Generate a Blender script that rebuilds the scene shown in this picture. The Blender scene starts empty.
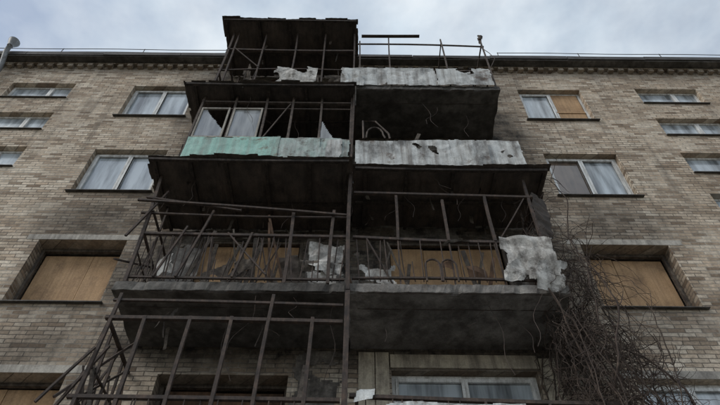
import bpy, math, random
from mathutils import Vector, Matrix, noise
R = random.Random(11)
CZ = 1.6      # eye height: all heights below are given above eye level
F = -1.16     # plane of the balcony fronts (wall plane is y=0)
scn = bpy.context.scene
col = scn.collection

# ------------------------------------------------------------ mesh helper
class MB:
    def __init__(s): s.v=[]; s.f=[]; s.m=[]
    def face(s, pts, m=0):
        n=len(s.v); s.v+= [tuple(p) for p in pts]; s.f.append(tuple(range(n,n+len(pts)))); s.m.append(m)
    def box(s,x0,x1,y0,y1,z0,z1,m=0):
        c=[(x0,y0,z0),(x1,y0,z0),(x1,y1,z0),(x0,y1,z0),(x0,y0,z1),(x1,y0,z1),(x1,y1,z1),(x0,y1,z1)]
        n=len(s.v); s.v+=c
        for q in ((0,3,2,1),(4,5,6,7),(0,1,5,4),(1,2,6,5),(2,3,7,6),(3,0,4,7)):
            s.f.append(tuple(n+i for i in q)); s.m.append(m)
    def bar(s,p,q,w=.03,h=None,m=0):
        h=h or w; w*=1+R.uniform(-.05,.05); h*=1+R.uniform(-.05,.05)
        p=Vector(p); q=Vector(q); L=(q-p).length
        if L<1e-5: return
        # long members are slightly bent
        k=1 if L<.7 else 5
        bend=Vector((R.uniform(-1,1),R.uniform(-1,1),R.uniform(-1,1)))*min(.025,L*.009)
        pts=[p+(q-p)*(i/k)+bend*math.sin(math.pi*i/k) for i in range(k+1)]
        d=(q-p).normalized(); up=Vector((0,0,1)) if abs(d.z)<.9 else Vector((0,1,0))
        a=d.cross(up).normalized(); b=a.cross(d).normalized()
        n=len(s.v)
        for c in pts:
            for i,j in ((-1,-1),(1,-1),(1,1),(-1,1)): s.v.append(tuple(c+a*w/2*i+b*h/2*j))
        for t in range(k):
            o=n+4*t
            for f in ((0,4,5,1),(1,5,6,2),(2,6,7,3),(3,7,4,0)):
                s.f.append(tuple(o+i for i in f)); s.m.append(m)
        s.f.append((n,n+1,n+2,n+3)); s.m.append(m); e=n+4*k
        s.f.append((e+3,e+2,e+1,e)); s.m.append(m)
    def tube(s,pts,r,m=0,n=6):
        pts=[Vector(p) for p in pts]; base=len(s.v); k=len(pts)
        for i,p in enumerate(pts):
            d=(pts[min(i+1,k-1)]-pts[max(i-1,0)]).normalized()
            up=Vector((0,0,1)) if abs(d.z)<.9 else Vector((0,1,0))
            a=d.cross(up).normalized(); b=a.cross(d)
            rr=r[i] if isinstance(r,(list,tuple)) else r
            for j in range(n):
                t=2*math.pi*j/n; s.v.append(tuple(p+(a*math.cos(t)+b*math.sin(t))*rr))
        for i in range(k-1):
            for j in range(n):
                s.f.append((base+i*n+j,base+i*n+(j+1)%n,base+(i+1)*n+(j+1)%n,base+(i+1)*n+j)); s.m.append(m)
        s.f.append(tuple(base+j for j in range(n))); s.m.append(m)
        s.f.append(tuple(base+(k-1)*n+j for j in reversed(range(n)))); s.m.append(m)
    def sheet(s,O,U,V,cell=.03,tear=.06,crump=.02,hole=.75,seed=0,m=0,corr=0,corrn=30,freq=2.2,keep=None,fold=0):
        O=Vector(O);U=Vector(U);V=Vector(V); Nn=U.cross(V).normalized()
        nu=max(2,int(U.length/cell)); nv=max(2,int(V.length/cell)); base=len(s.v); sd=seed*13.7
        for j in range(nv+1):
            for i in range(nu+1):
                a=i/nu; b=j/nv
                p=O+U*a+V*b
                q=Vector((a*U.length,b*V.length,sd))
                fo=abs(noise.noise(q*3.1+Vector((9,2,0))))-abs(noise.noise(q*5.3+Vector((1,22,0))))*.6
                p=p+Nn*(noise.noise(q*2.2)*crump+noise.noise(q*6)*crump*.35+corr*math.sin(a*U.length*corrn)+fold*fo)
                j1=cell*.35
                p=p+U.normalized()*noise.noise(q*9+Vector((5,5,5)))*j1+V.normalized()*noise.noise(q*9+Vector((15,5,5)))*j1
                s.v.append(tuple(p))
        for j in range(nv):
            for i in range(nu):
                a=(i+.5)/nu;b=(j+.5)/nv
                q=Vector((a*U.length,b*V.length,sd+50))
                de=min(a*U.length,(1-a)*U.length,b*V.length,(1-b)*V.length)
                nn=.5+.6*noise.noise(q*freq)+.15*noise.noise(q*freq*4)
                if tear and de<tear*(nn*2-.75): continue
                if noise.noise(q*freq+Vector((40,0,0)))+.2*noise.noise(q*freq*4)>hole: continue
                if keep and not keep(a,b,nn): continue
                k=base+j*(nu+1)+i
                s.f.append((k,k+1,k+nu+2,k+nu+1)); s.m.append(m)
    def make(s,name,mats,parent=None,attr=None,smooth=False):
        me=bpy.data.meshes.new(name)
        me.from_pydata([(x,y,z+CZ) for x,y,z in s.v],[],s.f)
        for mt in mats: me.materials.append(mt)
        me.polygons.foreach_set('material_index',s.m)
        if smooth: me.polygons.foreach_set('use_smooth',[True]*len(s.f))
        if attr:
            at=me.attributes.new('soot','FLOAT','POINT')
            at.data.foreach_set('value',[attr(*p) for p in s.v])
        me.update()
        ob=bpy.data.objects.new(name,me); col.objects.link(ob)
        if parent: ob.parent=parent
        return ob
def empty(name):
    e=bpy.data.objects.new(name,None); col.objects.link(e); e.empty_display_size=.3; return e

# ------------------------------------------------------------ materials
def newmat(name,rough=.85,spec=.3,metal=0):
    m=bpy.data.materials.new(name); m.use_nodes=True
    nt=m.node_tree; b=nt.nodes['Principled BSDF']
    b.inputs['Roughness'].default_value=rough; b.inputs['Metallic'].default_value=metal
    b.inputs['Specular IOR Level'].default_value=spec
    return m,nt,b
def noise_n(nt,vec,scale,detail=4,rough=.6):
    n=nt.nodes.new('ShaderNodeTexNoise'); n.inputs['Scale'].default_value=scale
    n.inputs['Detail'].default_value=detail; n.inputs['Roughness'].default_value=rough
    nt.links.new(vec,n.inputs['Vector']); return n.outputs['Fac']
def ramp(nt,fac,stops):
    r=nt.nodes.new('ShaderNodeValToRGB'); e=r.color_ramp.elements
    while len(e)<len(stops): e.new(.5)
    for el,(p,c) in zip(e,stops):
        el.position=p; el.color=(c,c,c,1) if not isinstance(c,tuple) else (*c,1)
    nt.links.new(fac,r.inputs['Fac']); return r.outputs['Color']
def mixc(nt,fac,a,b,mode='MIX'):
    n=nt.nodes.new('ShaderNodeMix'); n.data_type='RGBA'; n.blend_type=mode
    for i,v in ((0,fac),(6,a),(7,b)):
        if isinstance(v,(int,float)): n.inputs[i].default_value=v
        elif isinstance(v,tuple): n.inputs[i].default_value=(*v,1)
        else: nt.links.new(v,n.inputs[i])
    return n.outputs[2]
def mathn(nt,op,a,b=None,clamp=False):
    n=nt.nodes.new('ShaderNodeMath'); n.operation=op; n.use_clamp=clamp
    for i,v in ((0,a),(1,b)):
        if v is None: continue
        if isinstance(v,(int,float)): n.inputs[i].default_value=v
        else: nt.links.new(v,n.inputs[i])
    return n.outputs[0]
def mapv(nt,vec,scale):
    n=nt.nodes.new('ShaderNodeMapping'); n.inputs['Scale'].default_value=scale
    nt.links.new(vec,n.inputs['Vector']); return n.outputs[0]
def bump(nt,b,h,dist,strength=.8):
    n=nt.nodes.new('ShaderNodeBump'); n.inputs['Distance'].default_value=dist; n.inputs['Strength'].default_value=strength
    nt.links.new(h,n.inputs['Height']); nt.links.new(n.outputs[0],b.inputs['Normal'])

def dirty(name,c1,c2,dirt,amt=.5,soft=.12,scale=3,streak=(9,9,.9),rough=.8,bd=.004,spec=.3,dirt2=None,metal=0,sa=.75,soot=0):
    m,nt,b=newmat(name,rough,spec,metal)
    tc=nt.nodes.new('ShaderNodeTexCoord').outputs['Object']
    base=mixc(nt,ramp(nt,noise_n(nt,tc,scale*1.7,4),[(.3,0.),(.7,1.)]),c1,c2)
    d=ramp(nt,noise_n(nt,tc,scale,6,.72),[(1-amt-soft,0.),(1-amt+soft,1.)])
    st=ramp(nt,noise_n(nt,mapv(nt,tc,streak),1.5,4,.65),[(.42,0.),(.68,sa)])
    base=mixc(nt,st,base,dirt2 or dirt)
    base=mixc(nt,d,base,dirt)
    if soot:   # broad burnt smears
        s_=ramp(nt,noise_n(nt,mapv(nt,tc,(1,1,.55)),1.9,6,.7),[(.5,0.),(.66,soot)])
        base=mixc(nt,s_,base,(.045,.04,.036))
    fn=noise_n(nt,tc,48,3,.7)
    base=mixc(nt,1.,base,ramp(nt,fn,[(.2,.70),(.8,1.18)]),'MULTIPLY')
    nt.links.new(base,b.inputs['Base Color'])
    bump(nt,b,fn,bd)
    return m

def brick_mat():
    m,nt,b=newmat('silicate_brick',.92,.2)
    tc=nt.nodes.new('ShaderNodeTexCoord').outputs['Object']
    sp=nt.nodes.new('ShaderNodeSeparateXYZ'); nt.links.new(tc,sp.inputs[0])
    cb=nt.nodes.new('ShaderNodeCombineXYZ')
    nt.links.new(mathn(nt,'ADD',sp.outputs[0],sp.outputs[1]),cb.inputs[0]); nt.links.new(sp.outputs[2],cb.inputs[1])
    nz=nt.nodes.new('ShaderNodeTexNoise'); nz.inputs['Scale'].default_value=7; nz.inputs['Detail'].default_value=3; nt.links.new(tc,nz.inputs['Vector'])
    va=nt.nodes.new('ShaderNodeVectorMath'); va.operation='MULTIPLY_ADD'
    nt.links.new(nz.outputs['Color'],va.inputs[0]); va.inputs[1].default_value=(.026,.024,0); nt.links.new(cb.outputs[0],va.inputs[2])
    bt=nt.nodes.new('ShaderNodeTexBrick'); nt.links.new(va.outputs[0],bt.inputs['Vector'])
    bt.inputs['Scale'].default_value=1; bt.inputs['Brick Width'].default_value=.252; bt.inputs['Row Height'].default_value=.077
    bt.inputs['Mortar Size'].default_value=.0075; bt.inputs['Mortar Smooth'].default_value=.35
    bt.inputs['Color1'].default_value=(0,0,0,1); bt.inputs['Color2'].default_value=(1,1,1,1); bt.inputs['Mortar'].default_value=(.5,.5,.5,1)
    tones=ramp(nt,bt.outputs['Color'],[(0,(.27,.205,.15)),(.13,(.50,.41,.315)),(.42,(.64,.545,.435)),(.68,(.76,.675,.56)),(.86,(.60,.485,.37)),(1,(.36,.28,.21))])
    big=ramp(nt,noise_n(nt,tc,.55,4,.6),[(.32,(.76,.72,.68)),(.62,(1.04,1.02,1.0))])
    midn=noise_n(nt,tc,3.2,6,.75)
    mid=ramp(nt,midn,[(.3,.66),(.62,1.08)])
    c=mixc(nt,1.,tones,big,'MULTIPLY'); c=mixc(nt,1.,c,mid,'MULTIPLY')
    grn=noise_n(nt,tc,22,4,.75)
    c=mixc(nt,1.,c,ramp(nt,grn,[(.28,.60),(.6,1.08)]),'MULTIPLY')
    mc=mixc(nt,ramp(nt,noise_n(nt,tc,.9,3,.6),[(.45,0.),(.6,1.)]),(.17,.145,.12),(.46,.42,.36))
    c=mixc(nt,bt.outputs['Fac'],c,mc)
    st=ramp(nt,noise_n(nt,mapv(nt,tc,(4,4,.25)),1.6,5,.6),[(.5,0.),(.74,.6)])
    c=mixc(nt,st,c,(.14,.12,.10))
    ef=ramp(nt,noise_n(nt,tc,1.1,6,.75),[(.58,0.),(.74,.42)])
    c=mixc(nt,ef,c,(.66,.615,.54))
    at=nt.nodes.new('ShaderNodeAttribute'); at.attribute_name='soot'
    sn=mathn(nt,'MULTIPLY_ADD',midn,1.5); sn.node.inputs[2].default_value=-.76
    sf=mathn(nt,'ADD',at.outputs['Fac'],mathn(nt,'MULTIPLY',sn,mathn(nt,'MINIMUM',mathn(nt,'MULTIPLY',at.outputs['Fac'],3.),1.)),True)
    c=mixc(nt,sf,c,(.026,.023,.021))
    nt.links.new(c,b.inputs['Base Color'])
    h=mathn(nt,'SUBTRACT',mathn(nt,'MULTIPLY',grn,.6),bt.outputs['Fac'])
    bump(nt,b,h,.011,.95)
    return m
M_brick=brick_mat()
M_conc=dirty('weathered_concrete',(.36,.34,.315),(.25,.235,.22),(.07,.06,.052),.44,.2,1.6,(3,3,3),.9,.010,soot=.7)
M_concdark=dirty('sooty_concrete',(.23,.215,.195),(.13,.12,.11),(.036,.032,.028),.47,.2,1.3,(4,4,4),.9,.010)
M_lintel=dirty('lintel_concrete',(.54,.50,.44),(.44,.41,.36),(.16,.145,.13),.38,.2,2,(6,6,.8),.9,.004)
M_rust=dirty('rusty_steel',(.125,.085,.065),(.075,.057,.048),(.032,.027,.025),.46,.15,7,(14,14,4),.8,.001)
M_rustl=dirty('old_painted_steel',(.18,.14,.115),(.11,.085,.07),(.042,.034,.03),.46,.15,7,(14,14,4),.75,.001)
M_joist=dirty('charred_joist',(.10,.077,.064),(.055,.046,.04),(.02,.017,.015),.48,.15,9,(20,20,5),.85,.002)
M_teal=dirty('teal_paint_metal',(.27,.50,.43),(.38,.60,.53),(.15,.095,.065),.36,.06,2.6,(6,6,.45),.6,.003,dirt2=(.26,.30,.27),sa=.9)
M_tealg=dirty('faded_teal_metal',(.36,.47,.43),(.48,.53,.51),(.12,.085,.065),.40,.06,2.6,(6,6,.45),.6,.003,dirt2=(.22,.22,.20),sa=.9,soot=.5)
M_white=dirty('peeling_white_metal',(.66,.67,.65),(.50,.51,.50),(.12,.08,.055),.38,.06,2.6,(6,6,.45),.6,.004,dirt2=(.20,.18,.16),sa=.9,soot=.75)
M_plaster=dirty('torn_insulation',(.68,.66,.62),(.52,.50,.47),(.085,.072,.06),.40,.08,4,(5,5,2),.9,.008,soot=.6)
M_canopy=dirty('charred_roof_sheet',(.080,.066,.056),(.043,.037,.033),(.14,.11,.09),.29,.10,2.2,(3,1.5,5),.85,.004)
M_board=dirty('plywood',(.52,.34,.19),(.41,.255,.135),(.16,.10,.06),.36,.14,2.2,(14,14,.7),.75,.003,dirt2=(.29,.18,.10))
M_boarddark=dirty('scorched_plywood',(.21,.12,.07),(.13,.075,.045),(.035,.025,.018),.42,.15,2.2,(10,10,.8),.8,.002)
M_frame=dirty('white_window_frame',(.82,.82,.80),(.74,.74,.72),(.28,.26,.23),.26,.1,6,(9,9,2),.45,.0005,.5)
M_framedark=dirty('charred_window_frame',(.09,.072,.058),(.045,.037,.033),(.20,.165,.13),.34,.1,6,(9,9,2),.85,.002)
M_flash=dirty('roof_flashing',(.11,.10,.098),(.07,.066,.062),(.03,.025,.02),.4,.1,2,(1,1,6),.6,.002)
M_sill=dirty('sill_sheet_metal',(.13,.12,.11),(.09,.083,.076),(.03,.025,.02),.4,.1,5,(6,6,6),.6,.002)
M_dark,nt,b=newmat('interior_shade_sheet',1,.0); b.inputs['Base Color'].default_value=(.014,.013,.012,1)  # near-black colour stands in for the shade of unlit rooms
M_bark=dirty('vine_bark',(.15,.11,.085),(.085,.063,.05),(.04,.03,.026),.5,.15,14,(10,10,3),.9,.002)
M_cream=dirty('cream_plaster',(.58,.51,.40),(.49,.43,.335),(.14,.12,.10),.36,.15,2.6,(6,6,.8),.9,.004)
M_debris=dirty('charred_debris',(.095,.078,.064),(.05,.042,.037),(.20,.17,.14),.30,.08,6,(6,6,6),.95,.01)
M_oldpl=dirty('scorched_plaster',(.30,.27,.235),(.20,.18,.16),(.035,.03,.027),.47,.12,2.2,(5,5,1.2),.95,.006)
def glassmat(name,base,lo,hi):
    m,nt,b=newmat(name,.07,.7); b.inputs['IOR'].default_value=1.7
    tc=nt.nodes.new('ShaderNodeTexCoord').outputs['Object']
    f=ramp(nt,noise_n(nt,mapv(nt,tc,(3.2,1.6,.35)),1.6,4,.6),[(.34,lo),(.62,hi)])
    nt.links.new(mixc(nt,1.,base,f,'MULTIPLY'),b.inputs['Base Color'])
    nt.links.new(ramp(nt,noise_n(nt,tc,5,4,.7),[(.4,.05),(.8,.3)]),b.inputs['Roughness'])
    return m
M_glass=glassmat('curtain_reflection_glass',(.42,.465,.50),.3,1.2)  # pale base holds curtains plus a sky reflection painted into the colour
M_glassb=glassmat('brown_curtain_glass',(.15,.11,.085),.5,1.15)
M_glassd=glassmat('dirty_broken_glass',(.26,.27,.27),.35,1.15)

# ------------------------------------------------------------ building
bld=empty('apartment_building')
XL=(-5.45,-3.95); XR=(3.75,5.25)
holes=[]
wins=[]
def addw(x0,x1,h0,h1,k): wins.append((x0,x1,h0,h1,k)); holes.append((x0,x1,h0,h1))
tops=[2.35,5.2,7.92,10.72,13.5]
LK=['glass','burnt','burnt','glass','glass']; RK=['glass','glass','burnt','curtain','board_r']
for i,t in enumerate(tops):
    addw(*XL,t-1.42,t,LK[i]); addw(*XR,t-1.42,t,RK[i])
BL=['glass','scorch','burnt2','open','open']; BR=['glass','bright','burnt2','open','open']
for i,t in enumerate(tops):
    addw(-2.72,-.95,t-1.5,t,BL[i]); addw(.45,2.45,t-1.5,t+(.10 if i==1 else 0),BR[i])
for k in range(9):
    h=12.9-1.4*k
    addw(-8.42,-6.88,h,h+.7,'stair'); addw(6.6,8.1,h,h+.7,'stair')
for cx in (-11.5,11.3):
    for t in tops: addw(cx-.75,cx+.75,t-1.42,t,'glass')
XA,XB,HT=-14.0,14.0,14.55
def lin(a,b,st):
    n=int(round((b-a)/st)); return [a+(b-a)*i/n for i in range(n+1)]
xs=sorted(set([round(v,3) for v in lin(XA,XB,.2)+[h[0] for h in holes]+[h[1] for h in holes]]))
zs=sorted(set([round(v,3) for v in lin(-CZ,HT,.2)+[h[2] for h in holes]+[h[3] for h in holes]]))
def ss(a,b,x):
    t=max(0,min(1,(x-a)/(b-a))); return t*t*(3-2*t)
def soot(x,y,z):
    xn=x+noise.noise(Vector((x*.7,z*.7,3)))*.6+noise.noise(Vector((x*2,z*2,7)))*.3
    lvl = .85-.72*ss(5.6,4.9,z)
    if z>8.4: lvl=.9
    if z>11.3: lvl=.85
    s=lvl*(1-ss(2.95,3.9,abs(xn+.15)))
    s=max(s,.40*(1-ss(3.0,4.6,abs(xn+.15)))*ss(4.5,7.0,z))
    for cx,cz,rx,rz,a in ((-4.7,8.4,1.3,.85,.66),(4.5,8.4,1.3,.85,.62),(-4.7,5.6,1.3,.6,.55),(4.4,6.2,1.5,.6,.36),(-2.9,13.6,1.5,1.7,.85),(2.9,13.3,1.1,1.3,.55),(-3.7,9.7,.75,1.6,.66),(-3.65,6.9,.65,1.5,.66),(-3.6,5.2,.5,1.1,.4),(3.3,9.6,.6,1.5,.5),(3.3,7.2,.75,1.7,.6),(-4.7,6.2,1.3,.5,.36),(-3.6,12.4,.6,1.4,.6),(3.2,11.6,.5,1.2,.45)):
        r=math.hypot((xn-cx)/rx,(z-cz)/rz); s=max(s,a*(1-ss(.3,1.3,r)))
    s=max(s,.40*ss(13.8,14.5,z))  # whole wall width gets darker towards the roof edge
    if y>.02:
        for x0,x1,h0,h1,k in wins:
            if k.startswith('burnt') or k in('open','scorch'):
                if x0-.01<=x<=x1+.01 and h0-.01<=z<=h1+.01: s=max(s,.72)
    return s
w=MB()
for i in range(len(xs)-1):
    cx=(xs[i]+xs[i+1])/2
    hs=[h for h in holes if h[0]<cx<h[1]]
    for j in range(len(zs)-1):
        cz=(zs[j]+zs[j+1])/2
        if any(h[2]<cz<h[3] for h in hs): continue
        w.face([(xs[i],0,zs[j]),(xs[i+1],0,zs[j]),(xs[i+1],0,zs[j+1]),(xs[i],0,zs[j+1])])
D=.42
for x0,x1,h0,h1 in holes:
    w.face([(x0,0,h0),(x0,0,h1),(x0,D,h1),(x0,D,h0)])
    w.face([(x1,0,h1),(x1,0,h0),(x1,D,h0),(x1,D,h1)])
    w.face([(x0,0,h1),(x1,0,h1),(x1,D,h1),(x0,D,h1)])
    w.face([(x0,0,h0),(x0,D,h0),(x1,D,h0),(x1,0,h0)])
w.face([(XA,0,-CZ),(XA,0,HT),(XA,11,HT),(XA,11,-CZ)])
w.face([(XB,0,-CZ),(XB,11,-CZ),(XB,11,HT),(XB,0,HT)])
w.face([(XA,11,-CZ),(XA,11,HT),(XB,11,HT),(XB,11,-CZ)])
w.make('brick_walls',[M_brick],bld,soot)
w=MB()
x=XA+.06
while x<XB-.2:
    w.box(x,x+.125,-.10+R.uniform(-.012,.012),.0-.003,14.38+R.uniform(-.004,.004),14.50); x+=.252
w.box(XA,XB,-.09,-.002,14.503,14.548)
w.make('brick_dentils',[M_brick],bld,soot)
w=MB(); w.box(XA-.3,XB+.3,-.27,11.3,14.552,14.66)
w.make('roof_slab',[M_concdark],bld)
w=MB()
x=XA-.3
while x<XB:
    x2=x+1.95; dz=R.uniform(-.014,.014)
    w.box(x,x2-.012,-.30+R.uniform(-.008,.008),-.273,14.59+dz,14.74+dz); w.box(x,x2-.012,-.30,.3,14.665,14.70+dz*.2); x=x2
w.make('roof_flashing',[M_flash],bld)
w=MB(); w.box(XA+.5,XB-.5,.5,.52,-CZ+.1,14.3); w.make('interior_shade_sheet',[M_dark],bld)  # one black sheet paints the room shade seen through the openings

# windows
fr=MB();gl=MB();bd=MB();sl=MB();ln=MB()
def frame(x0,x1,h0,h1,y,m,mull=(.5,),tw=.055):
    a=.004
    fr.box(x0+a,x0+tw,y,y+.06,h0+a,h1-a,m); fr.box(x1-tw,x1-a,y,y+.06,h0+a,h1-a,m)
    fr.box(x0+tw,x1-tw,y+.002,y+.058,h0+a,h0+tw,m); fr.box(x0+tw,x1-tw,y+.002,y+.058,h1-tw,h1-a,m)
    for q in mull:
        c=x0+(x1-x0)*q; fr.box(c-.045,c+.045,y-.01,y+.055,h0+tw,h1-tw,m)
    return [x0+tw]+[x0+(x1-x0)*q for q in mull]+[x1-tw]
for x0,x1,h0,h1,k in wins:
    wd=x1-x0
    main=abs((x0+x1)/2+.1)>3
    if k in('glass','bright','stair','curtain','board_r'):
        y=.12
        ed=frame(x0,x1,h0,h1,y,0,(.5,) if k!='stair' else (.62,))
        if k=='bright':
            fr.box(x0+.06,x1-.06,y-.006,y+.05,h1-.46,h1-.39,0); fr.box(x0+wd*.22,x0+wd*.22+.06,y-.008,y+.05,h0+.06,h1-.46,0)
        for i in range(len(ed)-1):
            a,b_=ed[i],ed[i+1]
            if k=='board_r' and i==1:
                bd.box(a+.02,b_-.02,y+.005,y+.02,h0+.06,h1-.06,0)
                bd.box(a+.02,b_-.02,y-.012,y+.003,h0+.5,h0+.56,0)
                continue
            tl=R.uniform(-.012,.012)
            gl.face([(a,y+.03+tl,h0+.05),(b_,y+.03-tl,h0+.05),(b_,y+.03-tl*.3,h1-.05),(a,y+.03+tl*.5,h1-.05)],1 if k=='curtain' and i==0 else 0)
            if k!='stair':
                fr.box(a+.004,a+.045,y-.018,y+.02,h0+.06,h1-.06,0); fr.box(b_-.045,b_-.004,y-.018,y+.02,h0+.06,h1-.06,0)
                fr.box(a+.045,b_-.045,y-.017,y+.019,h0+.06,h0+.11,0); fr.box(a+.045,b_-.045,y-.017,y+.019,h1-.11,h1-.06,0)
    elif k in('burnt','burnt2','scorch'):
        y=.30 if k!='burnt2' else .085
        frame(x0,x1,h0,h1,y-.08,1,())
        mm=1 if k=='scorch' else 0
        cuts=[.0,R.uniform(.38,.62),1.] if k!='burnt2' else [.0,.30,.62,1.]
        for i in range(len(cuts)-1):
            xa=x0+.07+(wd-.14)*cuts[i]; xb=x0+.07+(wd-.14)*cuts[i+1]
            bd.box(xa,xb-.008,y+R.uniform(-.008,.006),y+.02,h0+.01,h1-.06+R.uniform(-.05,.02),mm)
        if k=='burnt': bd.box(x0+.02,x1-.02,y-.03,y-.012,h0+.10,h0+.15,0)
    elif k=='open':
        frame(x0,x1,h0,h1,.16,1,(.35,.68))
        bd.box(x0+.1,x0+.5,.2,.22,h0,h1-.4,1)
    if main:
        e=.06; o=-.065
        if k=='stair': e=.02;o=-.05
        sl.face([(x0-e,o,h0-.03),(x1+e,o,h0-.03),(x1+e,.12,h0+.004),(x0-e,.12,h0+.004)],0)
        sl.face([(x0-e,o,h0-.045),(x0-e,-.002,h0-.04),(x1+e,-.002,h0-.04),(x1+e,o,h0-.045)],0)
        sl.face([(x0-e,o,h0-.045),(x1+e,o,h0-.045),(x1+e,o,h0-.03),(x0-e,o,h0-.03)],0)
        sl.face([(x0-e,o,h0-.045),(x0-e,o,h0-.03),(x0-e,-.002,h0-.015),(x0-e,-.002,h0-.04)],0)
        sl.face([(x1+e,o,h0-.045),(x1+e,-.002,h0-.04),(x1+e,-.002,h0-.015),(x1+e,o,h0-.03)],0)
        if k!='stair' and h1<9:
            ln.box(x0-.22,x1+.25,-.006,-.001,h1+.002,h1+.13,0)
fr.make('window_frames',[M_frame,M_framedark],bld)
gl.make('window_glass',[M_glass,M_glassb],bld)
bd.make('plywood_boards',[M_board,M_boarddark],bld)
sl.make('window_sills',[M_sill],bld); ln.make('lintels',[M_lintel],bld)
w=MB()
for a,b_ in ((.0,.22),(.235,.42)): w.box(a,b_,-.03,-.002,3.6,5.58)
w.box(2.50,2.72,-.03,-.002,3.6,5.5); w.box(.44,2.48,-.025,-.002,5.33,5.55)
w.make('plaster_panels',[M_cream],bld)
w=MB()   # remains of scorched plaster on the walls inside the balconies
for i,(a,b_,h0,h1) in enumerate(((-.9,.0,5.85,8.3),(-3.05,-2.75,5.85,8.3),(2.5,2.75,5.85,8.3),(-.9,.4,8.7,11.2),(-3.0,-2.75,8.7,11.2),(2.48,2.75,8.7,11.2),(-.9,.4,11.5,13.8),(-2.7,-1.0,7.97,8.35),(.5,2.4,7.97,8.35),(.5,2.4,10.78,11.2),(-.9,-.22,3.2,5.6))):
    w.sheet((a,-.012,h0),(b_-a,0,0),(0,0,h1-h0),.03,.10,.006,.12,600+i)
w.make('scorched_plaster',[M_oldpl],bld)

# roof guard rail
w=MB()
pts=[(x,-.22,15.08+.015*math.sin(x*1.7)) for x in lin(XA,XB,.7)]
for x0,x1 in ((XA,-3.4),(2.9,XB)):
    p=[q for q in pts if x0<=q[0]<=x1]
    w.tube(p,.009,0,5); w.tube([(q[0],q[1],q[2]-.17) for q in p],.006,0,5)
    for q in p[::3]: w.tube([(q[0],q[1],14.68),(q[0]+R.uniform(-.02,.02),q[1],q[2]+.02)],.010,0,5)
w.make('roof_guard_rail',[M_rust])

# downpipe with rain hopper
w=MB()
X=-8.92
w.tube([(X,-.40,14.82),(X,-.40,14.90),(X,-.40,15.06),(X,-.40,15.08)],[.07,.085,.14,.145],0,16)
w.tube([(X,-.40,14.85),(X-.0,-.37,14.6),(X-.02,-.2,14.3),(X-.02,-.12,14.1),(X-.02,-.12,-1.3),(X-.02,-.25,-1.42)],.062,0,12)
for h in (13.5,11,8.5,6,3.5,1): w.box(X-.09,X+.05,-.19,-.002,h,h+.03)
w.make('drain_pipe',[dirty('galvanised_pipe',(.30,.31,.32),(.22,.23,.24),(.10,.09,.08),.38,.12,4,(5,5,.6),.5,.001,.5)],None,None,True)

# ------------------------------------------------------------ balconies
def slab(par,x0,x1,h,mat,d=1.16,th=.15,seed=0):
    w=MB(); 
    nx=int((x1-x0)/.05); ny=22
    def nz(p): return noise.noise(Vector(p)*5+Vector((seed*7,0,0)))
    def P(i,j,k):
        x=x0+(x1-x0)*i/nx; y=-.002-(d-.002)*j/ny; z=h+th*k
        e=nz((x,y,z)); e2=nz((x*3.3,y*3.3,z+4))
        if j==ny: y+= .05*max(0,e)+.03*max(0,e2)
        if i in(0,nx): x+= (.03*e)*(1 if i==0 else -1)
        if k==0: z+=.014*nz((x*1.2,y*1.2,z))+.012*max(0,e2) + (.06*max(0,e) if j==ny else 0)
        return (x,y,z)
    for i in range(nx):
        for j in range(ny):
            w.face([P(i,j,0),P(i,j+1,0),P(i+1,j+1,0),P(i+1,j,0)]); w.face([P(i,j,1),P(i+1,j,1),P(i+1,j+1,1),P(i,j+1,1)])
        w.face([P(i,ny,0),P(i,ny,1),P(i+1,ny,1),P(i+1,ny,0)])
    for j in range(ny):
        w.face([P(0,j,0),P(0,j,1),P(0,j+1,1),P(0,j+1,0)]); w.face([P(nx,j,0),P(nx,j+1,0),P(nx,j+1,1),P(nx,j,1)])
    for q in range(2):
        w.tube([(x0+.1+(x1-x0-.2)*i/12,-d+.03+.3*q,h-.004+.008*math.sin(i*2.1+q)) for i in range(13)],.006,1,4)
    w.make('slab',[mat,M_rust],par)
def canopy(par,x0,x1,h,d,seed,drop=0,lift=0,jo=5):
    w=MB()
    n=3
    for i in range(n):
        a=x0+(x1-x0)*i/n-.03; b_=x0+(x1-x0)*(i+1)/n+.03
        dd=d+R.uniform(-.02,.02); hh=h+.006*i+R.uniform(-.008,.008)
        w.sheet((a,-.02,hh+drop),(b_-a,0,0),(R.uniform(-.02,.02),-dd,-drop+lift),.03,.03,.04,.9,seed+i,0,corr=.004,corrn=62)
    w.make('canopy_sheet',[M_canopy],par)
    w=MB()
    for i in range(jo):
        x=x0+.12+(x1-x0-.24)*i/(jo-1)+R.uniform(-.05,.05)
        w.bar((x,-.03,h-.04+drop),(x+R.uniform(-.05,.05),-d+.06,h-.04+lift),.05,.05,0)
    w.bar((x0+.02,-d+.04,h-.045+lift),(x1-.02,-d+.05,h-.045+lift),.05,.055,0)
    w.bar((x0+.02,-.6,h-.05+lift*.5+drop*.5),(x1-.02,-.62,h-.05+lift*.5+drop*.5),.045,.05,0)
    w.make('canopy_joists',[M_joist],par)
def rods(w,x0,x1,h0,h1,y,sp,r=.007,miss=.3,tilt=.05,m=0):
    x=x0
    while x<x1:
        if R.random()>miss:
            a=R.uniform(-tilt,tilt); b_=R.uniform(-.04,.04)
            hh=h1 if R.random()>.2 else h0+(h1-h0)*R.uniform(.3,.9)
            w.tube([(x,y,h0),(x+a*.5,y+b_,(h0+hh)/2),(x+a,y+b_*.3,hh)],r,m,5)
        x+=sp*R.uniform(.8,1.2)
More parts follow.
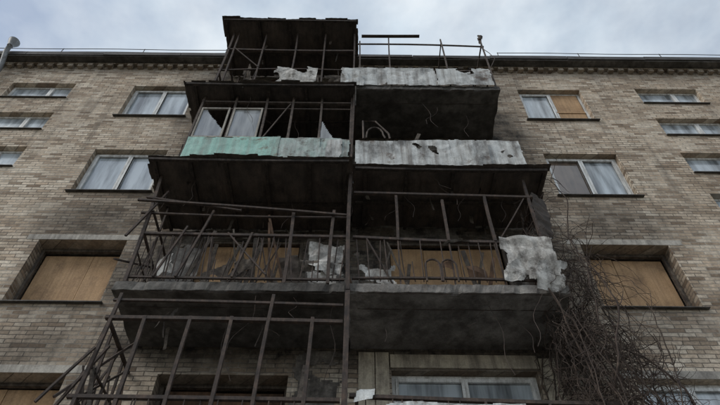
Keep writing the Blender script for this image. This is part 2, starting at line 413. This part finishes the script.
def siderail(w,x,h0,h1,n=6):
    w.bar((x,F+.02,h1),(x,-.01,h1),.035,.035); w.bar((x,F+.02,h0),(x,-.01,h0),.03,.03)
    w.bar((x,F+.02,(h0+h1)/2+.08),(x+.02,-.01,(h0+h1)/2),.02,.02)
    for i in range(n):
        y=F*(i+.5)/n; w.tube([(x,y,h0),(x+R.uniform(-.03,.03),y+R.uniform(-.03,.03),h1)],.007,0,5)
def clutter(par,x0,x1,h,n=14,seed=0,top=1.5,hang=6,heap=6):
    """burnt rubbish, planks, sheet scraps and hanging strips left on a balcony; h = floor top"""
    w=MB()
    for i in range(n):
        x=R.uniform(x0,x1-.3); y=R.uniform(F+.15,-.12); L=R.uniform(.7,top)
        k=R.random()
        if k<.7: w.bar((x,y,h),(x+R.uniform(-.45,.45),min(-.04,max(F+.06,y+R.uniform(-.3,.3))),h+L),R.uniform(.015,.07),.018,R.choice([0,0,0,1]))
        else: w.sheet((x,y,h+R.uniform(0,.5)),(R.uniform(.12,.35),R.uniform(-.15,.15),R.uniform(-.1,.1)),(R.uniform(-.15,.15),R.uniform(-.1,.1),R.uniform(.3,.7)),.02,.12,.08,.45,seed+i,R.choice([0,0,0,0,3,2]),fold=.10)
    for i in range(heap):
        x=R.uniform(x0,x1-.2); s_=R.uniform(.08,.22)
        w.sheet((x,F+.12,h+R.uniform(.0,.35)),(s_*1.8,R.uniform(-.05,.05),R.uniform(-.09,.09)),(R.uniform(-.1,.1),R.uniform(-.1,.15),s_*1.2),.015,.07,.06,.5,seed+40+i,R.choice([0,0,0,1,2]),fold=.09)
    for i in range(hang):
        x=R.uniform(x0,x1); y=R.uniform(F+.1,-.1); L=R.uniform(.12,.5); hh=h+2.55
        w.sheet((x,y,hh-L),(R.uniform(.02,.07),R.uniform(-.03,.03),0),(R.uniform(-.10,.10),R.uniform(-.08,.08),L),.012,.02,.03,.8,seed+70+i,R.choice([0,0,3]),fold=.04)
    w.make('charred_debris',[M_debris,M_boarddark,M_plaster,M_canopy],par)

# ---- storey 5, left
b5l=empty('balcony'); slab(b5l,-3.12,-.14,11.26,M_concdark,seed=1)
canopy(b5l,-3.22,-.10,14.05,1.5,3)
w=MB()
for x in (-3.0,-2.85,-2.2,-1.48,-.82,-.16): w.bar((x,F+.02,11.41),(x+R.uniform(-.03,.03),F+.02,14.0),.035 if x!=-3.0 else .045)
w.bar((-3.0,F+.05,13.15),(-.12,F+.05,13.12),.055); w.bar((-3.0,F+.05,12.12),(-.12,F+.05,12.15),.03); w.bar((-3.0,F+.05,11.5),(-.12,F+.05,11.47),.03)
w.bar((-2.85,F,13.15),(-2.2,F,12.2),.018); w.bar((-3.0,-.05,11.41),(-3.0,-.05,14.0),.04)
siderail(w,-3.03,11.5,12.13); w.bar((-3.0,F,13.15),(-3.0,-.01,13.1),.04)
rods(w,-2.9,-.3,11.45,12.12,F+.03,.16,.006,.45)
w.make('steel_frame',[M_rust],b5l)
w=MB()
w.sheet((-1.84,F-.02,11.43),(.90,.02,0),(.02,0,.76),.016,.10,.04,.42,5,fold=.03)
w.make('torn_panel',[M_plaster],b5l)
clutter(b5l,-2.9,-.3,11.41,14,200,1.6,hang=8,heap=6)
# ---- storey 5, right
b5r=empty('balcony'); slab(b5r,-.10,2.80,11.26,M_concdark,seed=2)
w=MB()
for x,t in ((-.05,13.6),(.62,13.82),(1.82,13.75),(2.74,13.72)): w.bar((x,F+.02,11.41),(x+.01,F+.02,t),.03)
w.bar((-.1,F+.05,13.52),(2.8,F+.05,13.44),.03); w.bar((-.1,F+.05,12.22),(2.78,F+.05,12.20),.03);w.bar((-.1,F+.05,12.85),(2.78,F+.06,12.8),.014)
w.bar((2.74,F,12.22),(2.74,-.01,12.2),.035); w.bar((2.74,F,13.45),(2.74,-.01,13.5),.03);w.bar((1.82,F,13.5),(1.82,-.01,13.5),.025)
for x in (.3,.9,1.4,2.3): w.bar((x,F+.04,11.45),(x,F+.04,12.2),.02)
w.tube([(2.78,F,12.3),(2.9,F-.05,12.6),(2.84,F-.02,12.95),(2.70,F,13.3)],.008,0,5)
w.make('steel_frame',[M_rustl],b5r)
w=MB()
x=-.42
for i,(wd,h0,h1) in enumerate(((.95,11.38,12.14),(1.05,11.36,12.14),(1.15,11.36,12.06))):
    w.sheet((x,F-.03-.01*i,h0),(wd,R.uniform(-.02,.02),R.uniform(-.02,.02)),(0,R.uniform(-.03,.03),h1-h0),.018,.03 if i else .08,.018,.50,20+i,fold=.022); x+=wd-.02
w.sheet((-.45,F-.05,11.28),(.5,0,0),(.03,-.04,.6),.018,.14,.03,.5,31,fold=.04)
w.make('white_panel',[M_white],b5r)
w=MB()
w.bar((.0,F-.01,13.83),(1.35,F-.01,13.86),.07,.022)
w.tube([(2.74,F,13.72),(2.78,F,13.86),(2.73,F,13.95)],[.03,.055,.02],0,7); w.sheet((2.66,F,13.45),(.12,.02,0),(.03,0,.35),.02,.03,.06,.9,4)
w.make('charred_plank',[M_canopy],b5r)
clutter(b5r,0,2.7,11.41,7,260,1.0,hang=0,heap=0)
# ---- storey 4, left (teal front, glazed)
b4l=empty('balcony'); slab(b4l,-3.08,-.14,8.46,M_concdark,seed=3)
canopy(b4l,-3.40,-.12,10.93,1.46,43)
w=MB()
for x in (-3.06,-2.44,-1.82,-1.3,-.76,-.17): w.bar((x,F+.03,8.6),(x+R.uniform(-.02,.02),F+.03,10.9),.04)
w.bar((-3.08,F+.04,9.36),(-.14,F+.04,9.36),.045); w.bar((-3.08,F+.045,10.72),(-.14,F+.045,10.7),.05);w.bar((-3.08,F+.045,10.45),(-.14,F+.045,10.48),.022)
w.bar((-3.06,F,10.72),(-3.06,-.01,10.72),.045); w.bar((-3.06,F,9.36),(-3.06,-.01,9.36),.045); w.bar((-3.06,-.6,8.6),(-3.06,-.6,10.9),.035)
w.bar((-1.75,F+.02,9.4),(-1.35,F+.0,10.6),.02)
w.make('steel_frame',[M_rustl],b4l)
w=MB()
w.sheet((-3.0,F+.025,9.42),(.50,0,0),(0,0,1.0),.02,.0,.004,2,51,keep=lambda a,b,nn:(b<.98-.8*a+.2*nn))
w.sheet((-2.39,F+.025,9.42),(.50,0,0),(0,0,1.0),.03,.0,.004,2,52)
w.sheet((-3.055,F+.05,9.4),(0,.5,0),(0,0,1.02),.03,.0,.004,2,53)
w.sheet((-.72,F+.02,9.4),(.25,0,0),(0,0,.6),.02,.0,.004,2,55,keep=lambda a,b,nn:(b<.9-1.1*a+.2*nn))
w.make('broken_glazing',[M_glassd],b4l)
w=MB()
for a,b_ in ((-3.02,-2.48),(-2.41,-1.86)):
    w.box(a,a+.03,F,F+.035,9.39,10.44);w.box(b_-.03,b_,F,F+.035,9.39,10.44);w.box(a+.03,b_-.03,F+.002,F+.033,9.39,9.43);w.box(a+.03,b_-.03,F+.002,F+.033,10.40,10.44)
w.make('glazing_sash',[M_lintel],b4l)
w=MB()
x=-3.04
for i,wd in enumerate((.80,.84,.72)):
    w.sheet((x,F-.02-.006*i,8.44+R.uniform(-.01,.02)),(wd,R.uniform(-.01,.01),0),(0,R.uniform(-.015,.015),.90+R.uniform(-.01,.01)),.02,.015,.014,.9,60+i,1 if i==2 else 0,corr=.0012,corrn=55,fold=.014); x+=wd-.015
w.make('teal_panel',[M_teal,M_tealg],b4l)
w=MB()
w.sheet((-.74,F-.035,8.44),(.58,0,0),(0,0,.88),.018,.07,.02,.36,66,fold=.03)
w.make('teal_remnant',[M_tealg],b4l)
w=MB(); w.sheet((-.60,F-.05,8.55),(.28,0,0),(0,-.02,.72),.018,.10,.02,.45,68,fold=.03); w.make('white_patch',[M_white],b4l)
w=MB(); w.sheet((-3.09,F,8.46),(0,1.14,0),(0,0,.88),.03,.04,.02,.8,69); w.make('side_panel',[M_canopy],b4l)
clutter(b4l,-2.95,-.3,8.61,16,300,2.0,hang=8,heap=0)
# ---- storey 4, right (white front)
b4r=empty('balcony'); slab(b4r,-.10,2.78,8.46,M_concdark,seed=4)
w=MB()
x=-.09
for i,wd in enumerate((.66,.98,.70,.60)):
    w.sheet((x,F-.02-.007*i,8.46+R.uniform(-.02,.03)),(wd,R.uniform(-.015,.015),R.uniform(-.02,.02)),(0,R.uniform(-.03,.03),.84+R.uniform(-.05,.03)),.018,.03,.016,.52,80+i,fold=.020); x+=wd-.02
w.make('white_panel',[M_white],b4r)
w=MB()
w.bar((-.1,F+.05,9.36),(2.76,F+.05,9.30),.035); 
for x in (-.05,.6,1.6,2.3,2.73): w.bar((x,F+.03,8.6),(x,F+.03,9.35),.03)
w.bar((2.73,F,9.34),(2.73,-.01,9.34),.035)
g0,g1=.05,.50
w.tube([(g0,F,9.38),(g0-.01,F,9.98),(g0+.22,F,9.97),(g1,F,9.55),(g1+.02,F,9.38)],.018,0,6)
w.tube([(g0+.05,F,9.4)]+[((g0+g1)/2-.02+.15*math.cos(t),F,9.5+.26*math.sin(t)) for t in [math.pi-math.pi*i/8 for i in range(9)]]+[(g1-.06,F,9.4)],.016,0,6)
w.make('steel_frame',[M_rustl],b4r)
clutter(b4r,0,2.6,8.61,8,340,1.2,hang=0,heap=0)
# ---- storey 3, left
b3l=empty('balcony'); slab(b3l,-3.22,-.19,5.66,M_concdark,seed=5)
canopy(b3l,-3.38,-.16,8.24,1.52,91,drop=-.05,jo=6)
w=MB()
for x,dx in ((-3.1,-.12),(-1.0,.0),(-.42,.03)): w.bar((x,F+.02,5.81),(x+dx,F+.02,8.2 if x<-3 else 7.35),.045)
w.bar((-3.35,F-.12,7.40),(-.2,F-.02,7.20),.035); w.bar((-3.3,F,7.62),(-1.8,F+.04,7.36),.03); w.bar((-3.3,F+.03,7.28),(-.2,F+.04,7.22),.03)
w.bar((-3.12,F+.03,6.80),(-.2,F+.03,6.76),.045); w.bar((-3.12,F+.03,5.92),(-.2,F+.03,5.9),.03)
rods(w,-3.05,-.25,5.86,6.8,F+.03,.095,.009,.2,.10)
rods(w,-3.05,-1.2,5.86,6.9,F+.10,.22,.011,.2,.3)
w.bar((-2.45,F,5.9),(-2.2,F,7.3),.03);w.bar((-2.75,F,5.9),(-2.5,F-.03,6.9),.025);w.bar((-1.9,F,6.8),(-1.25,F,5.95),.02);w.bar((-1.7,F,5.9),(-1.55,F,6.8),.028)
siderail(w,-3.12,5.92,6.80,7); w.bar((-3.12,F,7.3),(-3.12,-.01,7.3),.03); w.bar((-3.12,-.55,5.85),(-3.2,-.55,8.1),.03)
w.bar((-3.3,F-.1,6.6),(-3.05,F+.1,7.9),.03);w.bar((-3.35,F-.03,6.2),(-3.0,-.3,6.9),.022)
w.make('steel_frame',[M_rust],b3l)
w=MB()
w.sheet((-.80,-.35,6.1),(.55,-.3,0),(0,0,1.0),.016,.14,.06,.42,101,fold=.08); w.sheet((-.72,F+.06,5.85),(.5,.05,0),(0,.02,.85),.016,.16,.06,.30,103,fold=.09)
w.make('torn_insulation',[M_plaster],b3l)
w=MB()
w.sheet((-2.95,-.5,6.2),(.5,.1,0),(0,0,1.1),.03,.08,.04,.6,104,fold=.05); w.make('grey_remnant',[M_conc],b3l)
clutter(b3l,-3.0,-.3,5.81,24,380,1.8,hang=12,heap=5)
# ---- storey 3, right
b3r=empty('balcony'); slab(b3r,-.12,2.76,5.66,M_conc,seed=6)
canopy(b3r,-.10,3.04,8.30,1.34,121,jo=5)
w=MB()
for x,h in ((.55,7.75),(1.28,7.65),(1.95,7.78),(2.62,8.2)): w.bar((x,F+.03,6.7),(x+R.uniform(-.02,.02),F+.03,h),.04)
for x in (.55,1.28,1.95,2.68): w.bar((x,F+.035,5.81),(x,F+.035,6.7),.022)
w.bar((-.1,F+.03,7.82),(2.7,F+.03,7.74),.045); w.bar((-.1,F+.03,6.76),(2.7,F+.03,6.68),.045); w.bar((-.1,F+.03,5.93),(2.7,F+.03,5.9),.03)
w.bar((2.68,F,6.7),(2.68,-.01,6.7),.035);w.bar((2.68,F,7.75),(2.68,-.01,7.75),.04);w.bar((2.68,-.5,5.8),(2.7,-.5,8.2),.035)
rods(w,0,2.6,5.88,6.7,F+.03,.13,.008,.35,.05)
for c in (1.0,1.22):
    w.tube([(c-.1,F-.01,5.85)]+[(c+.1*math.cos(t),F-.01,6.15+.12*math.sin(t)) for t in [math.pi-math.pi*i/8 for i in range(9)]]+[(c+.1,F-.01,5.85)],.014,0,6)
siderail(w,2.70,5.92,6.68,6)
w.bar((.1,F,6.7),(.45,F+.1,5.9),.02);w.bar((2.0,F+.02,6.7),(2.55,F+.02,7.7),.018)
w.make('steel_frame',[M_rust],b3r)
w=MB()
w.sheet((1.92,F-.05,5.84),(.78,-.02,0),(.04,-.06,.80),.015,.12,.03,.34,131,fold=.05)
w.sheet((2.30,F-.08,5.66),(.5,.1,0),(.03,-.1,.5),.015,.14,.04,.34,137,fold=.06)
w.sheet((1.15,F-.02,6.62),(.45,-.05,0),(0,.16,.08),.018,.06,.05,.8,133,fold=.05)
w.sheet((.0,F+.06,5.85),(.50,.0,0),(0,.05,.42),.016,.16,.05,.34,135,fold=.07)
w.make('torn_panel',[M_plaster],b3r)
w=MB(); w.sheet((2.60,-1.1,6.8),(.30,.25,.0),(.10,-.05,1.2),.03,.08,.05,.6,139,fold=.06); w.make('hanging_sheet',[M_canopy],b3r)
clutter(b3r,0,2.6,5.81,8,420,1.2,hang=8,heap=2)
# ---- storey 2, left
b2l=empty('balcony'); slab(b2l,-3.2,-.19,2.86,M_concdark,seed=7)
w=MB()
for x in (-3.1,-2.68,-2.12,-1.62,-1.12,-.62): w.bar((x+R.uniform(-.03,.03),F+.02,3.0),(x+R.uniform(-.03,.05),F+.02,5.6 if x in(-3.1,-1.12) else 5.22),.042)
w.bar((-3.15,F+.03,5.20),(-.2,F+.03,5.16),.05); w.bar((-3.15,F+.03,5.5),(-.2,F+.03,5.44),.035); w.bar((-3.2,F+.03,4.06),(-.2,F+.03,4.04),.045); w.bar((-3.15,F+.04,3.15),(-.2,F+.04,3.15),.03)
rods(w,-3.1,-.3,3.05,4.05,F+.03,.12,.008,.3,.05)
siderail(w,-3.12,3.1,4.05,7); w.bar((-3.12,F,5.2),(-3.12,-.01,5.2),.04);
for y in (-.85,-.55,-.25): w.bar((-3.12,y,3.0),(-3.14,y,5.25),.03)
w.bar((-3.3,F-.05,4.0),(-3.0,-.4,5.4),.03);w.bar((-3.35,F,3.7),(-3.05,F+.2,4.9),.03);w.bar((-3.45,F-.1,3.9),(-3.1,F-.02,4.7),.025)
for i in range(9): w.bar((-3.12+R.uniform(-.25,.05),R.uniform(F-.05,-.1),R.uniform(3.4,4.2)),(-3.12+R.uniform(-.2,.15),R.uniform(F,-.1),R.uniform(4.5,5.4)),R.uniform(.012,.028))
w.bar((-3.14,F+.1,4.55),(-3.12,-.02,4.6),.025)
w.make('steel_frame',[M_rust],b2l)
clutter(b2l,-3.0,-.4,3.01,9,460,1.9,hang=6,heap=0)
# ---- storey 2, right
b2r=empty('balcony'); slab(b2r,-.12,2.76,2.86,M_conc,seed=8)
w=MB()
w.bar((-.1,F+.03,4.10),(2.9,F+.03,4.02),.045); w.bar((-.1,F+.03,3.96),(2.7,F+.03,3.95),.02); w.bar((-.1,F+.03,3.12),(2.7,F+.03,3.12),.03)
for x in (-.02,.7,1.4,2.1,2.68): w.bar((x,F+.035,3.01),(x,F+.035,4.05),.03)
rods(w,0,2.6,3.05,4.06,F+.03,.13,.007,.2,.03); siderail(w,2.7,3.1,4.0,6)
w.make('steel_frame',[M_rust],b2r)
w=MB()
w.sheet((-.05,F-.03,3.98),(.22,0,.05),(.02,.05,.18),.015,.06,.03,.5,501,fold=.05); w.sheet((.25,F-.03,3.85),(1.6,.02,.02),(0,.03,.16),.018,.06,.02,.45,505,fold=.03)
w.make('torn_panel',[M_white],b2r)
w=MB()
w.bar((-.155,F-.02,-CZ),(-.15,F-.02,5.64),.065); w.bar((-.15,F-.02,5.66),(-.15,F-.02,8.4),.055)
w.bar((-.16,F-.025,8.42),(-.13,F-.025,11.3),.035)
w.make('support_post',[M_rust])
w=MB()
for k in range(26):
    x0=R.uniform(-3.1,2.6); h=R.choice([5.62,8.3,8.2,10.9,5.62,8.25])
    L=R.uniform(.3,1.2); dx=R.uniform(-.3,.3); y=F+R.uniform(-.1,.4)
    w.tube([(x0+dx*t+.05*math.sin(7*t+k),y+.04*math.sin(5*t),h-L*t) for t in [i/8 for i in range(9)]],.004,0,4)
w.tube([(-3.3-.02*i,-.9+.06*i,4.2+.25*i) for i in range(14)],.005,0,4)
w.make('hanging_cables',[M_rust])

# ------------------------------------------------------------ climbing vine
def curves(name,strands,mat):
    cu=bpy.data.curves.new(name,'CURVE'); cu.dimensions='3D'; cu.bevel_depth=1.0; cu.bevel_resolution=0
    for pts,r0,r1 in strands:
        sp=cu.splines.new('POLY'); sp.points.add(len(pts)-1)
        for i,p in enumerate(pts):
            sp.points[i].co=(p[0],p[1],p[2]+CZ,1); sp.points[i].radius=r0+(r1-r0)*i/(len(pts)-1)
    cu.materials.append(mat); ob=bpy.data.objects.new(name,cu); col.objects.link(ob); return ob
def walk(p,d,n,st,jit,grav,wall=True):
    p=Vector(p); d=Vector(d).normalized(); out=[p.copy()]
    for i in range(n):
        d=(d+Vector((R.gauss(0,jit),R.gauss(0,jit),R.gauss(0,jit)))+Vector((0,0,grav))).normalized()
        if wall: d.x-=.11*max(0,p.x-3.35)
        p=p+d*st
        if wall and p.y>-.03: p.y=-.03
        if wall and p.y<-1.25: p.y=-1.25
        if wall and p.x<2.45: d.x=abs(d.x)*.5; p.x+=.02
        out.append(p.copy())
    return out
st=[]
mains=[]
for k in range(32):
    x=R.gauss(3.10,.18); y=-R.uniform(.04,.95)
    m_=walk((x,y,-CZ),(R.uniform(-.03,.03),0,1),int(R.uniform(48,82)),.14,.14,.16)
    mains.append(m_); st.append((m_,R.uniform(.016,.032),.006))
for k in range(1100):
    m_=R.choice(mains); i=int(R.uniform(.36,1)**1.1*(len(m_)-1)); p=m_[i]
    d=Vector((R.gauss(.0,.8),R.gauss(-.3,.4),R.uniform(-.3,1)))
    t=walk(p,d,int(R.uniform(6,15)),.055,.2,R.choice([-.09,-.05,.02]))
    st.append((t,R.uniform(.004,.008),.002))
    if R.random()<.6:
        q=t[len(t)//2]; st.append((walk(q,(R.gauss(0,1),R.gauss(-.2,.5),R.gauss(0,.6)),9,.045,.22,-.04),.0035,.0015))
for k in range(340):
    p=(R.gauss(3.05,.18),-R.uniform(.1,1.1),R.uniform(3.9,6.6))
    st.append((walk(p,(R.gauss(0,.5),R.gauss(0,.3),-.2),20,.055,.22,-.12),.006,.002))
curves('climbing_vine',st,M_bark)
st=[]
tr=walk((-6.15,-1.6,-CZ),(0.0,0,1),28,.27,.035,.15,False); st.append((tr,.11,.02))
for k in range(34):
    i=int(R.uniform(.62,1)*(len(tr)-1)); p=tr[i]
    d=(R.uniform(-.8,1.1),R.gauss(0,.5),.5) 
    b_=walk(p,d,int(R.uniform(8,12)),.10,.14,.0,False); st.append((b_,.018,.004))
    for q in range(6):
        c=b_[int(R.uniform(.3,1)*(len(b_)-1))]
        st.append((walk(c,(R.gauss(.1,.7),R.gauss(0,.6),.4),8,.055,.18,-.01,False),.006,.002))
curves('bare_tree',st,M_bark)

# ------------------------------------------------------------ ground
def flat(name,x0,x1,y0,y1,z,mat,th=None):
    w=MB()
    if th: w.box(x0,x1,y0,y1,z-th-CZ,z-CZ)
    else: w.face([(x0,y0,z-CZ),(x1,y0,z-CZ),(x1,y1,z-CZ),(x0,y1,z-CZ)])
    return w.make(name,[mat])
flat('ground',-600,600,-600,600,0,dirty('dry_winter_grass',(.20,.18,.115),(.15,.135,.09),(.11,.09,.07),.45,.15,1.2,(2,2,2),.95,.02))
flat('pavement',-16,16,-7.9,-1.7,.12,dirty('pavement_concrete',(.38,.37,.35),(.32,.31,.29),(.2,.19,.17),.4,.15,1,(2,2,2),.9,.004),.11)  # out of view; made wide and pale to bounce light onto the undersides
flat('road',-80,80,-14,-8.2,.004,dirty('asphalt',(.055,.054,.052),(.045,.044,.043),(.03,.03,.03),.4,.2,1,(2,2,2),.9,.006))
w=MB(); w.box(-80,80,-8.2,-8.05,-CZ,-CZ+.13); w.make('kerb',[M_conc])

# ------------------------------------------------------------ light
sunel,sunaz=math.radians(38),math.radians(243)
wd=bpy.data.worlds.new('World'); scn.world=wd; wd.use_nodes=True; nt=wd.node_tree; nt.nodes.clear()
out=nt.nodes.new('ShaderNodeOutputWorld'); 
sky=nt.nodes.new('ShaderNodeTexSky'); sky.sky_type='NISHITA'; sky.sun_disc=False; sky.sun_elevation=sunel; sky.sun_rotation=sunaz
bg1=nt.nodes.new('ShaderNodeBackground'); bg1.inputs[1].default_value=.15; nt.links.new(sky.outputs[0],bg1.inputs[0])
bg2=nt.nodes.new('ShaderNodeBackground'); bg2.inputs[1].default_value=1.0
tc=nt.nodes.new('ShaderNodeTexCoord').outputs['Generated']
n1=noise_n(nt,mapv(nt,tc,(1.0,1.0,1.9)),2.6,6,.55)
n2=noise_n(nt,mapv(nt,tc,(1.3,1.0,1.5)),5.5,5,.55)
nt.links.new(ramp(nt,n2,[(.3,(.66,.77,.87)),(.7,(.90,.95,.99))]),bg2.inputs[0])
mx=nt.nodes.new('ShaderNodeMixShader'); nt.links.new(ramp(nt,n1,[(.36,.35),(.60,.96)]),mx.inputs[0])
nt.links.new(bg1.outputs[0],mx.inputs[1]); nt.links.new(bg2.outputs[0],mx.inputs[2]); nt.links.new(mx.outputs[0],out.inputs[0])
sd=bpy.data.lights.new('sun','SUN'); sd.energy=1.5; sd.angle=math.radians(25); sd.color=(1,.96,.90)
so=bpy.data.objects.new('sun',sd); col.objects.link(so)
dirv=Vector((math.sin(sunaz)*math.cos(sunel),math.cos(sunaz)*math.cos(sunel),math.sin(sunel)))
so.rotation_euler=dirv.to_track_quat('Z','Y').to_euler(); so.location=(0,-10,30)
# ------------------------------------------------------------ camera
cd=bpy.data.cameras.new('camera'); cd.sensor_width=36; cd.lens=31.1; cd.clip_end=2000
co=bpy.data.objects.new('camera',cd); col.objects.link(co)
co.matrix_world=Matrix.Translation((0,-7.05,CZ))@Matrix.Rotation(math.radians(142),4,'X')@Matrix.Rotation(math.radians(.55),4,'Z')
scn.camera=co
scn.view_settings.view_transform='Standard'; scn.view_settings.look='None'; scn.view_settings.exposure=0
